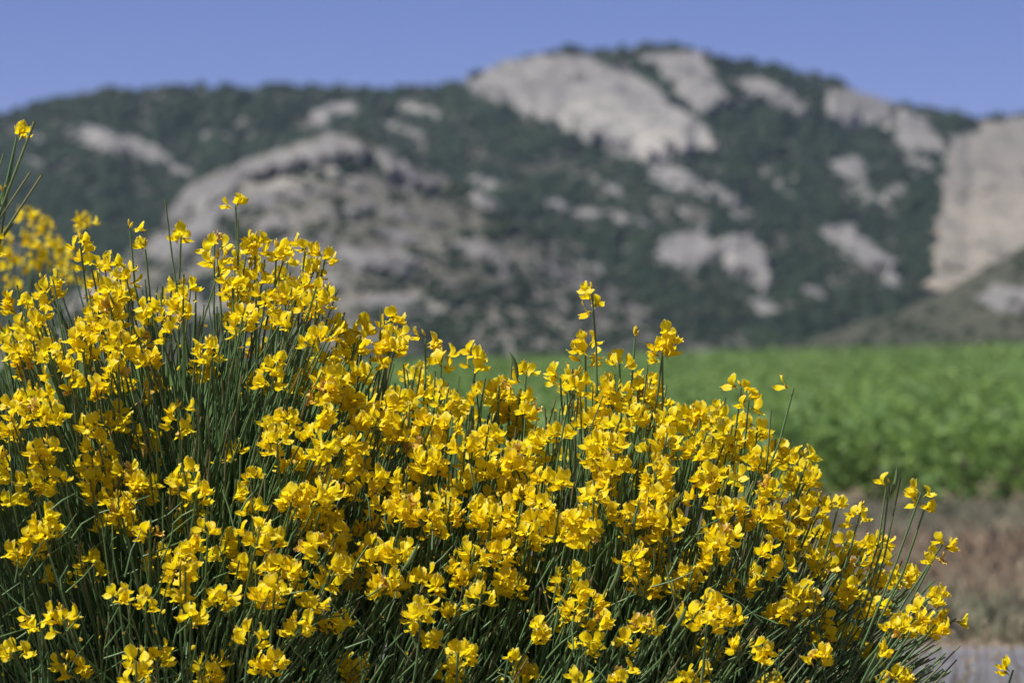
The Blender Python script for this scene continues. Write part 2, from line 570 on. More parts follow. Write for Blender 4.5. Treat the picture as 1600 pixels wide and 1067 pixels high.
def rock_outcrop(hk, poly, amp, mk, seed):
    h = H[hk]
    pa = np.array(poly, float)
    c0, c1 = pa.min(0) - 10, pa.max(0) + 10
    step = 4.0 if max(c1 - c0) < 200 else 5.0
    uu = np.arange(c0[0], c1[0], step); vv = np.arange(c0[1], c1[1], step)
    U, Vv = np.meshgrid(uu, vv)
    wob = 12 * (fbm(U / 24.0, Vv / 13.0, 4, seed) - 0.5) * 2 + 16 * (fbm(U / 55.0, (Vv - 0.35 * U) / 9.0, 4, seed + 2) - 0.5) * 2
    sd_ = poly_sd(U, Vv, poly) + wob
    t = np.clip(h.t_of(U, Vv), 0.01, 0.995)
    B = h.at(U, t)
    ledge = 1.5 * (fbm(U / 60.0 + seed, (Vv - 0.35 * U) / 11.0, 4, seed + 5) - 0.2)
    chunk = fbm(U / 14.0, Vv / 12.0, 3, seed + 9)
    edge = np.clip(sd_ / 9.0, -1.0, 1.0)
    bump = np.where(sd_ > 0, amp * (0.45 * edge + 0.75 * ledge * np.sqrt(np.clip(edge, 0, 1)) + 0.35 * chunk * edge), sd_ * 0.9)
    nrm = np.array((0.05, -0.93, 0.35)) if amp < 15 else np.array((-0.25, -0.95, 0.0))
    V = B + nrm * bump[..., None]
    ok = (sd_ > -8) & (h.t_of(U, Vv) < 0.985)
    n = len(uu)
    i, j = np.meshgrid(np.arange(len(vv) - 1), np.arange(n - 1), indexing='ij')
    keep = ok[:-1, :-1] & ok[1:, :-1] & ok[:-1, 1:] & ok[1:, 1:]
    F = np.stack([i * n + j, (i + 1) * n + j, (i + 1) * n + j + 1, i * n + j + 1], -1)[keep]
    used = np.unique(F)
    re = np.zeros(U.size, int); re[used] = np.arange(len(used))
    mb = MB(); mb.add(V.reshape(-1, 3)[used], re[F])
    link("rock_outcrop", mb.mesh("rock_outcrop", [M[mk]], smooth=False), PAR[hk])


for hk, lst in OUT.items():
    for k, (poly, amp, mk) in enumerate(lst):
        rock_outcrop(hk, poly, amp, mk, 31 + 7 * k + len(hk))

# scrub: low evergreen bushes all over the hills, thick on the earth, thin on the rock
ICO_V = []
ph = (1 + 5 ** 0.5) / 2
for a in (-1, 1):
    for b_ in (-ph, ph):
        ICO_V += [(0, a, b_), (a, b_, 0), (b_, 0, a)]
ICO_V = np.array(ICO_V, float) / math.hypot(1, ph)
_d = np.linalg.norm(ICO_V[:, None] - ICO_V[None], axis=-1)
_e = _d < 1.2
ICO_F = np.array([(a, b_, c) if np.dot(np.cross(ICO_V[b_] - ICO_V[a], ICO_V[c] - ICO_V[a]), ICO_V[a]) > 0 else (a, c, b_)
                  for a in range(12) for b_ in range(a + 1, 12) for c in range(b_ + 1, 12) if _e[a, b_] and _e[b_, c] and _e[a, c]])


def scrub(hk, u0, u1, n, cover, smin, smax, vmax, mb=None):
    h = H[hk]
    u = RNG.uniform(u0, u1, n)
    v = RNG.uniform(60, vmax, n)
    t = h.t_of(u, v)
    rock = np.full(n, -1e9)
    bare = np.zeros(n)
    for poly, amp, mk in OUT[hk]:
        d_ = poly_sd(u, v, poly)
        rock = np.maximum(rock, d_)
        bare = np.where((d_ > 0) & mk.startswith('cliff'), 0.9, bare)
    dens = cover(u, v)
    crack = sstep(0.52, 0.68, fbm(u / 30.0, (v - 0.3 * u) / 11.0, 4, 8))
    dens = np.where(rock > 7, 0.04 + (0.55 - 0.47 * bare) * crack, np.where(rock > -2, (0.45 - 0.2 * bare) * dens, dens))
    keep = (t > 0.0) & (t < 1.0) & (RNG.uniform(0, 1, n) < dens)
    u, t = u[keep], t[keep]
    p = h.at(u, t)
    px = p[:, 1] / FPX
    s = (smin + (smax - smin) * RNG.uniform(0, 1, len(u)) ** 1.6) * (0.7 + 0.9 * fbm(u / 55.0, t * 9.0, 3, 4)) * px
    jit = RNG.uniform(0.65, 1.25, (len(u), 12, 1))
    S = np.stack([s, s, s * RNG.uniform(0.6, 1.0, len(u))], -1)[:, None, :]
    V = ICO_V[None] * jit * S + p[:, None, :] + np.array((0, 0, 0.25)) * s[:, None, None]
    Fs = (ICO_F[None] + 12 * np.arange(len(u))[:, None, None]).reshape(-1, 3)
    mb = mb or MB()
    a = np.repeat(RNG.uniform(0, 0.6, len(u)) ** 2, 12)
    mb.add(V.reshape(-1, 3), Fs, 0, a)
    return mb


def cov_main(u, v):
    n = 0.5 * fbm(u / 90.0, v / 45.0, 4, 77) + 0.5 * fbm(u / 130.0, (v - 0.33 * u) / 20.0, 4, 78)
    base = 0.94 + 3.4 * (n - 0.47) * (0.5 + fbm(u / 260.0, v / 130.0, 2, 3))
    dark = np.exp(-((u - 1430) / 60.0) ** 2) * sstep(240, 300, v) + np.exp(-((u - 60) / 240.0) ** 2) * 0.1 + 0.5 * np.exp(-((u - 1260) / 130.0) ** 2 - ((v - 240) / 50.0) ** 2)
    return np.clip(base + dark, 0.12, 1)


def cov_spur(u, v):
    n = fbm(u / 80.0, v / 34.0, 4, 55)
    base = 0.34 + 3.0 * (n - 0.5)
    base = base + 0.45 * sstep(640, 760, u) * sstep(280, 330, v) + 0.25 * sstep(420, 520, v)
    return np.clip(base, 0.05, 1)


def cov_slope(u, v):
    return np.clip(0.5 + 1.8 * (fbm(u / 70.0, v / 25.0, 3, 12) - 0.5), 0.05, 1)


for nm, hk, args in (("hill_scrub", 'main', (-300, 1950, 42000, cov_main, 4, 11, 580)),
                     ("spur_scrub", 'spur', (-300, 1300, 15000, cov_spur, 4, 10, 590)),
                     ("slope_scrub", 'slope', (1050, 2000, 5000, cov_slope, 4, 9, 580))):
    sm = scrub(hk, *args)
    for more in {'main': ((-2700, -300, 10000, cov_main, 8, 19, 580), (1950, 4200, 10000, cov_main, 7, 17, 580)), 'slope': ((2000, 4000, 6000, cov_slope, 6, 12, 580),)}.get(hk, ()):
        scrub(hk, *more, sm)
    o = link(nm, sm.mesh(nm, [M['scrub']], smooth=True))
    tag(o, {"main": "dark green evergreen scrub covering the limestone mountain",
            "spur": "grey green garrigue scrub on the stony spur before the mountain",
            "slope": "low scrub dotted over the brown slope beyond the vineyard"}[hk], "scrub", kind="stuff")


# ------------------------------------------------------------------ vineyard
def leaves(n, cx, cy, cz, size):
    """n leaf quads at the given centres, turned mostly upwards."""
    nr = RNG.normal(0, 1, (n, 3)) * 0.75 + np.array((0, -0.1, 0.8))
    nr /= np.linalg.norm(nr, axis=1)[:, None]
    a = np.cross(nr, RNG.normal(0, 1, (n, 3)))
    a /= np.linalg.norm(a, axis=1)[:, None] + 1e-9
    b_ = np.cross(nr, a)
    s = (size * RNG.uniform(0.6, 1.2, n))[:, None]
    c = np.stack([cx, cy, cz], -1)
    V = np.stack([c - a * s * .5, c + b_ * s * .45 + nr * s * .08, c + a * s * .55, c - b_ * s * .45 + nr * s * .08], 1)
    F = np.arange(4 * n).reshape(n, 4)
    return V.reshape(-1, 3), F, np.repeat(RNG.uniform(0, 1, n) ** 2, 4)


def vine_points(n, x0, x1, y):
    x = RNG.uniform(x0, x1, n)
    lump = 0.75 + 0.5 * fbm(x * 1.1, x * 0 + y, 3, 5)
    th = RNG.uniform(0, 2 * np.pi, n)
    rr = RNG.uniform(0.45, 1, n) ** 0.5
    yy = y + np.cos(th) * rr * 0.55 * lump
    zz = 0.64 + np.sin(th) * rr * 0.54 * lump
    shoot = RNG.uniform(0, 1, n) < 0.05
    zz = zz + shoot * RNG.uniform(0.1, 0.35, n)
    return x, yy, zz + gz(x, yy)


mb = MB()
yrow = 53.2
while yrow < 430:
    s = 0.14 * max(1.0, yrow / 85.0) ** 0.85
    x0, x1 = (250 - 800) / FPX * yrow - 3, (1900 - 800) / FPX * yrow + 3
    per = 200.0 * (0.14 / s) ** 2 * (1.0 if yrow < 85 else 0.62)
    n = int((x1 - x0) * per)
    x, y, z = vine_points(n, x0, x1, yrow)
    V, F, a = leaves(n, x, y, z, s)
    mb.add(V, F, 0, a)
    for w0, w1 in (((-1900 - 800) / FPX * yrow, x0), (x1, (3400 - 800) / FPX * yrow)):   # the field goes on to both sides
        s2 = s * 2.1
        n = int((w1 - w0) * per * 0.2)
        x, y, z = vine_points(n, w0, w1, yrow)
        V, F, a = leaves(n, x, y, z, s2)
        mb.add(V, F, 0, a)
    yrow += 2.2
for w0, w1 in ((-25, -5.6), (11.7, 26)):
    n = int((w1 - w0) * 150)
    x, y, z = vine_points(n, w0, w1, 51.0)
    V, F, a = leaves(n, x, y, z, 0.18)
    mb.add(V, F, 0, a)
o = link("vineyard_foliage", mb.mesh("vineyard_foliage", [M['vine']], smooth=False))
tag(o, "green rows of grapevines stretching back to the foot of the hills", "vineyard", kind="stuff")

xv = -5.0
while xv < 11.5:
    yv = 51.0 + random.uniform(-0.12, 0.12)
    base = (xv, yv, float(gz(xv, yv)))
    e = tag(empty("grapevine", base), "leafy green grapevine in the front row of the vineyard", "grapevine", "grapevines of the front row")
    n = 300
    x, y, z = vine_points(n, xv - 0.62, xv + 0.62, yv)
    z = z + RNG.uniform(-0.1, 0.08)
    V, F, a = leaves(n, x, y, z, 0.15)
    mb = MB(); mb.add(V, F, 0, a)
    tag(link("foliage", mb.mesh("foliage", [M['vine']], smooth=False), e), kind="stuff")
    mb = MB()
    pts = [(xv + random.uniform(-.03, .03), yv + random.uniform(-.03, .03), base[2] + k * 0.15 - 0.05) for k in range(6)]
    mb.add(*tube(pts, np.linspace(0.045, 0.03, 6), 6))
    link("trunk", mb.mesh("trunk", [M['bark']]), e)
    xv += 1.1

# ------------------------------------------------------------------ verge grass and roadside weeds
def blades(mb, x, y, h, wd, fac, lean=0.35):
    n = len(x)
    z = gz(x, y)
    th = RNG.uniform(0, np.pi, n)
    dx, dy = np.cos(th) * wd, np.sin(th) * wd
    lx, ly = RNG.normal(0, lean, n) * h, RNG.normal(0, lean, n) * h
    V = np.stack([np.stack([x - dx, y - dy, z - 0.02], -1), np.stack([x + dx, y + dy, z - 0.02], -1),
                  np.stack([x + lx * .35 + dx * .6, y + ly * .35 + dy * .6, z + h * .6], -1),
                  np.stack([x + lx, y + ly, z + h], -1)], 1)
    F = np.arange(4 * n).reshape(n, 4)
    mb.add(V.reshape(-1, 3), F, 0, np.repeat(fac, 4))


mb = MB()
n = 140000
y = RNG.uniform(27.9, 51.0, n)
x = np.where(np.arange(n) < 110000, RNG.uniform(-6, 15, n), np.where(RNG.uniform(0, 1, n) < .5, RNG.uniform(-26, -6, n), RNG.uniform(15, 30, n)))
patch = fbm(x / 2.2, y / 1.6, 4, 90)
brown = np.exp(-((y - 34.5) / 4.2) ** 2)
olive = np.exp(-((y - 47) / 5.0) ** 2) + 0.9 * np.exp(-((y - 28.5) / 1.0) ** 2)
fac = np.clip(0.36 + 0.28 * brown * (0.3 + 1.4 * patch) - 0.30 * olive * (0.3 + patch) + 0.35 * (patch - 0.5) + RNG.normal(0, 0.1, n), 0, 0.93)
fac = np.where(RNG.uniform(0, 1, n) < 0.035 + 0.10 * (patch > 0.62), 1.0, fac)
h = RNG.uniform(0.12, 0.38, n) * (0.6 + 0.9 * patch) * (1 - 0.55 * sstep(44, 49, y))
blades(mb, x, y, h, RNG.uniform(0.006, 0.014, n) * np.where(np.arange(n) < 110000, 1, 1.5), fac)
tag(link("verge_grass", mb.mesh("verge_grass", [M['grass']], smooth=False)), "dry brown and olive grass on the verge between road and vines", "grass", kind="stuff")

mb = MB()
n = 22000
y = RNG.uniform(11.5, 19.9, n); x = RNG.uniform(-8, 9, n)
blades(mb, x, y, RNG.uniform(0.15, 0.45, n), RNG.uniform(0.002, 0.005, n), np.clip(RNG.normal(0.3, 0.25, n), 0, 1), 0.3)
tag(link("bank_grass", mb.mesh("bank_grass", [M['grass']], smooth=False)), "thin grass on the near bank sloping down to the road", "grass", kind="stuff")

# ------------------------------------------------------------------ broom flowers
def grid_faces(nu, nv):
    i, j = np.meshgrid(np.arange(nu - 1), np.arange(nv - 1), indexing='ij')
    return np.stack([i * nv + j, i * nv + j + 1, (i + 1) * nv + j + 1, (i + 1) * nv + j], -1).reshape(-1, 4)


def petal(L, W, theta, outline, cup, start, yaw=0.0, roll=0.0, nt_=6, ns=5, crease=0.0, curl=0.0, crumple=0.0, rg=None, wave=0.0, point=0.0):
    """A petal: a centre line in the xz plane with direction theta(t), widened sideways by outline(t), cupped and creased."""
    t = np.linspace(0, 1, nt_)
    th = np.radians(theta(t))
    d = np.stack([np.cos(th), np.zeros(nt_), np.sin(th)], -1)
    c = np.concatenate([[np.zeros(3)], np.cumsum((d[:-1] + d[1:]) / 2 * L / (nt_ - 1), 0)])
    nrm = np.stack([np.sin(th), np.zeros(nt_), -np.cos(th)], -1)
    s = np.linspace(-1, 1, ns)
    w_ = W * outline(t)
    off = cup * s[None, :] ** 2 * w_[:, None] - crease * np.exp(-(s[None, :] / .3) ** 2) * np.sin(np.pi * t)[:, None] - curl * np.abs(s[None, :]) ** 3 * (t ** 2)[:, None]
    if wave:
        p0, p1 = rg.uniform(0, 6.28, 2)
        off = off + wave * np.sin(2.6 * np.pi * s[None, :] + p0 + 2 * t[:, None]) * (t ** 1.5)[:, None] + wave * np.sin(4 * t + p1)[:, None] * np.abs(s[None, :])
    if rg is not None and crumple:
        off = off + rg.normal(0, crumple, off.shape)
    c = c[:, None, :] + (d * L)[:, None, :] * (point * (1 - np.abs(s[None, :]) * 1.6) * (t ** 3)[:, None])[..., None]
    V = c + s[None, :, None] * w_[:, None, None] * np.array((0, 1.0, 0)) + nrm[:, None, :] * off[..., None]
    V = V.reshape(-1, 3)
    cr, sr = math.cos(roll), math.sin(roll)
    V = V @ np.array(((1, 0, 0), (0, cr, -sr), (0, sr, cr))).T
    cy, sy = math.cos(yaw), math.sin(yaw)
    V = V @ np.array(((cy, -sy, 0), (sy, cy, 0), (0, 0, 1))).T
    a = np.maximum(np.repeat(t, ns), 0)
    return V + np.array(start), grid_faces(nt_, ns), a


def flower_pieces(k, withered=False):
    """The pieces of one broom flower facing +X, banner up: {name: (V, F, material, fac)}."""
    g = np.random.default_rng(100 + k)
    mm = 0.001
    op = g.uniform(0, 1)                                     # how far it has opened
    top = g.uniform(62, 112)
    cru = 1.5 * mm if withered else 0.35 * mm
    sc = 0.72 if withered else 1.0
    bend = g.uniform(-30, 30)
    ban = petal(19.5 * mm * sc, 9.0 * mm * sc * (0.72 + 0.36 * op), lambda t: 25 + (top - 25) * sstep(0, .5, t) + bend * t ** 3,
                lambda t: 0.16 + 0.88 * np.sin(np.pi * np.clip(t * .86 + .04, 0, 1) ** 1.25) ** 0.85,
                g.uniform(0.25, 1.0) * (1.3 - op), (3 * mm, 0, 1 * mm), g.uniform(-.25, .25), g.uniform(-.2, .2), 6, 6, g.uniform(.4, 1.8) * mm, g.uniform(-3, 4.5) * mm, cru, g,
                wave=g.uniform(1.0, 2.4) * mm, point=g.choice((-1, 1)) * g.uniform(.07, .2))
    P_ = {'banner_petal': (*ban[:2], 0, ban[2])}
    for sgn, nm in ((-1, 'wing_petal'), (1, 'wing_petal_')):
        up = g.uniform(-25, -2)
        wg = petal(g.uniform(16, 21) * mm * sc, 6.2 * mm * sc, lambda t, k_=g.uniform(20, 95): up + k_ * t ** 3,
                   lambda t: 0.22 + 0.85 * np.sin(np.pi * np.clip(t * .97 + .02, 0, 1) ** 1.2) ** 0.9 - .12 * t,
                   g.uniform(-.35, .1), (3.5 * mm, sgn * 1.8 * mm, 0), sgn * R(g.uniform(14, 42)), -sgn * R(g.uniform(15, 50)), 5, 4, 0, 0, cru, g, wave=g.uniform(.2, .8) * mm, point=.12)
        P_[nm] = (*wg[:2], 0, wg[2])
    kl = petal(20 * mm * sc, 3.6 * mm * sc, lambda t, a_=g.uniform(-34, -14), b_=g.uniform(45, 95): a_ + b_ * t ** 1.6,
               lambda t: 0.25 + 0.8 * np.sin(np.pi * np.clip(t * .93 + .03, 0, 1) ** .85) ** 0.9,
               -0.9, (3 * mm, 0, -1 * mm), 0, 0, 5, 5, 0, 0, cru * .6, g)
    P_['keel_petal'] = (*kl[:2], 0, kl[2])
    cp = np.array(((-4, 0, -3), (-1, 0, -.8), (2, 0, 0), (5.5, 0, .3))) * mm
    V, F = tube(cp, np.array((.6, .8, 2.2, 1.9)) * mm, 6)
    P_['flower'] = (V, F, 1, np.full(len(V), 0.25))
    return P_


NV, NW = 16, 4
FL = [flower_pieces(k) for k in range(NV)] + [flower_pieces(50 + k, True) for k in range(NW)]
FMESH = []
for k, pc in enumerate(FL):
    d = {}
    for nm, (V, F, m, a) in pc.items():
        b = MB(); b.add(V, F, 0, a)
        d[nm] = b.mesh(nm.strip('_'), [M['bud'] if m else (M['petal'] if k < NV else M['withered'])])
    FMESH.append(d)


def frame(pos, axis, phi, tilt, s):
    """Matrix that puts a flower at POS, facing azimuth PHI about AXIS."""
    z = axis / np.linalg.norm(axis)
    x = np.array((math.cos(phi), math.sin(phi), 0.0))
    x = x - z * (x @ z); x /= np.linalg.norm(x)
    x = x * math.cos(tilt) + z * math.sin(tilt)
    y = np.cross(z, x); y /= np.linalg.norm(y)
    z = np.cross(x, y)
    m = np.eye(4)
    m[:3, 0], m[:3, 1], m[:3, 2], m[:3, 3] = x * s, y * s, z * s, pos
    return m


def bud(mb, base, d, L, r, fac):
    d = d / np.linalg.norm(d)
    pts = base + d * np.linspace(0, L, 5)[:, None]
    pts[:, 2] += np.linspace(0, 1, 5) ** 2 * L * .15
    V, F = tube(pts, np.array((.35, .9, 1, .7, .12)) * r, 5)
    mb.add(V, F, 0, np.repeat(np.clip(np.array((-.2, .1, .3, .5, .6)) + fac, 0, 1), 5))


# ------------------------------------------------------------------ broom bushes
class Bush:
    def __init__(self):
        self.stems, self.flowers, self.fill, self.buds, self.bits = [], [], MB(), [], MB()

    def stem(self, base, tip, dirn, r0=0.0031, r1=0.0017, n=9, tipfac=0.0):
        """A shoot that leaves BASE and arrives at TIP along DIRN; returns its centre line."""
        L = np.linalg.norm(tip - base)
        ctrl = tip - dirn / np.linalg.norm(dirn) * L * 0.55
        pts = bezier(base, ctrl, tip, n)
        pts[1:-1] += RNG.normal(0, 0.0025, (n - 2, 3))
        return pts, np.linspace(r0, r1, n), tipfac

    def raceme(self, tip, dirn, base, nf, nb, wither=0.05, spread=1.0, front=0.0, above=None):
        d = dirn / np.linalg.norm(dirn)
        top = tip + d * (RNG.uniform(0.0, 0.03) if above is None else above)
        pts, rad, tf = self.stem(base, top, d)
        self.stems.append((pts, rad, tf, front))
        ax = 0.45 * d + np.array((0, 0, 0.55))
        ph0 = RNG.uniform(0, 6.28)
        zz = 0.0
        for k in range(nf):
            phi = ph0 + k * 2.4 + RNG.normal(0, 0.35)
            if RNG.uniform() < 0.30:                        # more of them turn to the light and the viewer
                phi = RNG.uniform(-math.pi, 0.0)
            wv = RNG.uniform() < wither
            var = NV + int(RNG.integers(NW)) if wv else int(RNG.integers(NV))
            out = np.array((math.cos(phi), math.sin(phi), 0.2)) * RNG.uniform(0.006, 0.011)
            m = frame(tip - d * zz + out, ax + RNG.normal(0, 0.16, 3), phi, RNG.uniform(-.15, .45), RNG.uniform(0.92, 1.24))
            self.flowers.append((m, var, front + RNG.uniform(-.01, .01) - 0.5 * math.sin(phi) * 0.02))
            zz += RNG.uniform(0.002, 0.0085) * spread
        for k in range(nb):
            phi = ph0 + k * 2.4
            q = k / max(nb, 1)
            dd = d * (0.9 + q) + 0.75 * (1 - q) * np.array((math.cos(phi), math.sin(phi), 0.1))
            self.buds.append((tip + d * (0.003 + 0.012 * q), dd, RNG.uniform(.009, .014) * (1 - .45 * q), RNG.uniform(.0021, .003) * (1 - .35 * q), 0.45 - 0.5 * q, front))

    def build(self, name, base, label, nstem=300, nflower=300):
        e = tag(empty(name, base), label, "shrub", "yellow broom bushes")
        order = np.argsort([-s[3] for s in self.stems])
        rest = self.fill
        for q, k in enumerate(order):
            pts, rad, tf, fr = self.stems[k]
            V, F = tube(pts, rad, 6)
            a = np.repeat(np.clip((np.linspace(0, 1, len(pts)) - .9) * 8, 0, 1) * tf, 6)
            # little nodes left along the shoot
            b = MB(); b.add(V, F, 0, a)
            for z in range(9):
                f = RNG.uniform(0.6, 0.97) * (len(pts) - 1)
                i0 = int(f); c = pts[i0] + (pts[i0 + 1] - pts[i0]) * (f - i0)
                ph_ = RNG.uniform(0, 6.28)
                o_ = np.array((math.cos(ph_), math.sin(ph_), .6)) * 0.0022
                vv, ff = tube([c, c + o_], (0.0011, 0.0005), 3)
                b.add(vv, ff, 0, 0.9)
            if q < nstem:
                link("stem", b.mesh("stem", [M['stem']]), e)
            else:
                for vv, ff, aa in zip(b.V, b.F, b.A):
                    rest.add(vv, ff - ff.min(), 0, aa)
        if rest.n:
            tag(link("stem_mass", rest.mesh("stem_mass", [M['stem']]), e), kind="stuff")
        order = np.argsort([-f[2] for f in self.flowers])
        fm = MB()
        for q, k in enumerate(order):
            m, var, fr = self.flowers[k]
            if q < nflower:
                d = FMESH[var]
                f = link("flower", d['flower'], e, Matrix(m.tolist()))
                for nm in ('banner_petal', 'wing_petal', 'wing_petal_', 'keel_petal'):
                    c = bpy.data.objects.new(nm.strip('_'), d[nm])
                    COL.objects.link(c); c.parent = f
                if var >= NV:
                    f["label"] = "withered tan flower"
            else:
                for nm, (V, F, mi, a) in FL[var].items():
                    fm.add(V @ m[:3, :3].T + m[:3, 3], F, 2 if mi else (0 if var < NV else 1), a)
        if fm.n:
            tag(link("flower_mass", fm.mesh("flower_mass", [M['petal'], M['withered'], M['bud']]), e), kind="stuff")
        if self.buds:
            bm_ = MB()
            for p, dd, L, r, fc, fr in self.buds:
                bud(bm_, p, dd, L, r, fc)
            tag(link("bud_mass", bm_.mesh("bud_mass", [M['bud']]), e), kind="stuff")
        if self.bits.n:
            tag(link("caught_petals", self.bits.mesh("caught_petals", [M['withered'], M['petal']]), e), kind="stuff")
        return e


# ---- the big bush in focus
SIL = np.array([(-260, 560), (-120, 500), (-40, 470), (0, 462), (60, 415), (110, 385), (160, 390), (250, 405), (330, 380), (400, 372), (480, 388), (518, 410), (530, 480), (560, 512),
                (610, 505), (660, 525), (700, 560), (750, 560), (790, 605), (850, 610), (880, 560), (930, 525), (1000, 575), (1060, 560), (1085, 620), (1150, 620), (1200, 655),
                (1250, 700), (1290, 745), (1330, 800), (1400, 830), (1460, 880), (1490, 950), (1520, 1060), (1600, 1200)], float)
LEAN = np.array([(-260, -.55), (0, -.30), (150, -.2), (300, 0.02), (430, 0.22), (500, .45), (540, .38), (700, .16), (900, 0.08), (1100, .14), (1200, .26), (1320, .45), (1400, .62), (1500, .85)])
DENS = np.array([
    [3, 6, 4, 6, 6, 1, 0, 0, 0, 0, 0, 0, 0, 0, 0],
    [6, 7, 5, 4, 6, 2, 1, 0, 0, 2, 1, 0, 0, 0, 0],
    [7, 6, 4, 2, 3, 7, 6, 2, 1, 4, 3, 0, 0, 0, 0],
    [6, 5, 3, 1, 2, 7, 8, 5, 4, 7, 6, 5, 1, 0, 0],
    [7, 5, 1.5, 1.5, 4, 7, 9, 8, 8, 8, 8, 8, 4, 0, 0],
    [5, 7, 5, 3, 5, 8, 9, 9, 9, 8, 8, 9, 7, 2, 1],
    [4, 4, 3, 3, 5, 7, 7, 9, 9, 7, 6, 8, 9, 6, 4],
    [1.5, 1.5, 2, 3, 5, 6, 6, 5, 5, 4, 4, 4, 7, 7, 4],
    [1, 1, 1, 1, 2, 2, 2, 2, 2, 3, 3, 2, 3, 3, 4],
    [.5, 1, 1, 1, .5, .5, 1, 1.5, 1, 1, 1, 1.5, 1.5, 1, .5]], float)


def sil(u): return np.interp(u, SIL[:, 0], SIL[:, 1])


def lean(u): return np.interp(u, LEAN[:, 0], LEAN[:, 1])


def depth(u, v):
    """Distance of the bush's near face: its crest stands back, its lower part bulges towards the viewer and its right side turns away."""
    q = np.clip((v - sil(u)) / 480.0, 0, 1.2)
    return 6.72 - 0.62 * np.sqrt(q) + 0.22 * sstep(1150, 1500, u)


BASE = np.array((-0.15, 6.75, 0.55))
B = Bush()


def root(u, tip):
    """Where a shoot to TIP leaves the older wood inside the bush."""
    bx = BASE[0] + 0.62 * (tip[0] - BASE[0]) - 0.30 * lean(u)
    by = BASE[1] + 0.45 * (tip[1] - BASE[1]) + RNG.normal(0, 0.06)
    L = RNG.uniform(0.55, 0.85)
    return np.array((bx + RNG.normal(0, 0.05), by, max(tip[2] - L, 0.75)))


def dirn(u, v):
    k = 1 + 0.55 * sstep(850, 1067, v) * (1 if u > 900 else 0.3)
    return np.array((lean(u) * k + 0.30 * sstep(780, 1000, v) * sstep(120, 520, u) + RNG.normal(0, 0.11), -0.10 - 0.25 * np.clip((v - sil(u)) / 500.0, 0, 1) + RNG.normal(0, 0.10), 1.0))


# (u, v, flowers, buds, distance, lean, axis spread): shoots that stand out against the background, one by one
SPECIAL = [(368, 322, 2, 0, 6.6, .03, 1.6), (203, 360, 1, 3, 6.6, -.12, 1), (227, 390, 1, 5, 6.62, -.05, 1), (283, 368, 3, 1, 6.62, .12, 1), (335, 378, 4, 2, 6.6, 0, 1),
           (400, 378, 5, 2, 6.62, .05, 1), (432, 392, 4, 6, 6.6, .08, 1), (478, 384, 3, 0, 6.6, .22, 1), (510, 398, 4, 1, 6.6, .30, 1), (497, 425, 3, 1, 6.6, .33, 1), (125, 378, 4, 5, 6.6, -.08, 1), (135, 345, 3, 1, 8.6, -.05, 1),
           (925, 458, 4, 4, 6.55, -.10, 2.2), (915, 535, 7, 3, 6.6, -.04, 1.2), (992, 528, 0, 9, 6.6, .08, 1), (1040, 520, 7, 2, 6.5, .05, 1.5), (1035, 548, 5, 3, 6.5, -.05, 1), (968, 568, 3, 0, 6.55, .02, 1),
           (745, 553, 5, 1, 6.6, .1, 1.1), (822, 582, 3, 2, 6.6, .05, 1.4), (780, 602, 4, 0, 6.6, -.05, 1), (875, 585, 4, 0, 6.6, -.1, 1), (1240, 606, 1, 0, 6.5, .2, 1), (1158, 606, 2, 1, 6.55, .04, 1), (1170, 625, 4, 2, 6.55, .06, 1),
           (1390, 757, 1, 1, 6.5, .1, 1), (1440, 768, 3, 0, 6.45, .3, 1), (1447, 788, 2, 0, 6.46, .22, 1), (1474, 848, 3, 0, 6.4, .55, 1.2), (1460, 870, 3, 0, 6.4, .5, 1.2), (1310, 790, 3, 0, 6.5, .2, 1), (1345, 800, 4, 3, 6.5, .25, 1.2),
           (1430, 965, 6, 1, 6.25, .7, 1.3), (1462, 975, 5, 0, 6.28, .8, 1.3), (1400, 975, 4, 0, 6.2, .5, 1), (1450, 945, 3, 0, 6.3, .6, 1), (1285, 1025, 5, 2, 6.15, .4, 1.2), (1190, 1020, 4, 1, 6.1, .2, 1.1), (1105, 970, 5, 2, 6.1, .05, 1), (1105, 945, 4, 2, 6.12, .05, 1),
           (1370, 1020, 2, 0, 6.2, .5, 1), (1405, 1055, 2, 0, 6.2, .6, 1), (715, 1020, 4, 0, 6.05, .1, 1), (795, 1025, 2, 0, 6.1, .2, 1), (390, 985, 5, 2, 6.02, .05, 1), (212, 1030, 7, 3, 6.0, .0, 1.2), (55, 965, 4, 0, 6.05, -.1, 1.2), (185, 930, 4, 1, 6.05, -.05, 1),
           (228, 940, 3, 4, 6.05, .02, 1), (290, 885, 4, 2, 6.08, .05, 1), (325, 830, 2, 0, 6.1, .1, 1), (430, 915, 5, 0, 6.05, .1, 1), (660, 945, 5, 0, 6.05, .2, 1), (970, 1050, 4, 0, 6.02, .1, 1), (905, 1060, 3, 0, 6.02, .1, 1),
           (610, 497, 4, 2, 6.65, .1, 1), (570, 510, 4, 1, 6.65, .15, 1), (665, 528, 4, 1, 6.62, .05, 1), (690, 560, 4, 2, 6.6, .05, 1), (555, 535, 3, 1, 6.6, .2, 1)]
for u, v, nf, nb, Yd, ln, sp in SPECIAL:
    tip = P(u, v, Yd)
    B.raceme(tip, np.array((ln + RNG.normal(0, .03), -0.08 + RNG.normal(0, .05), 1.0)), root(u, tip), nf, nb, 0.05, sp, front=1.0, above=0.0)

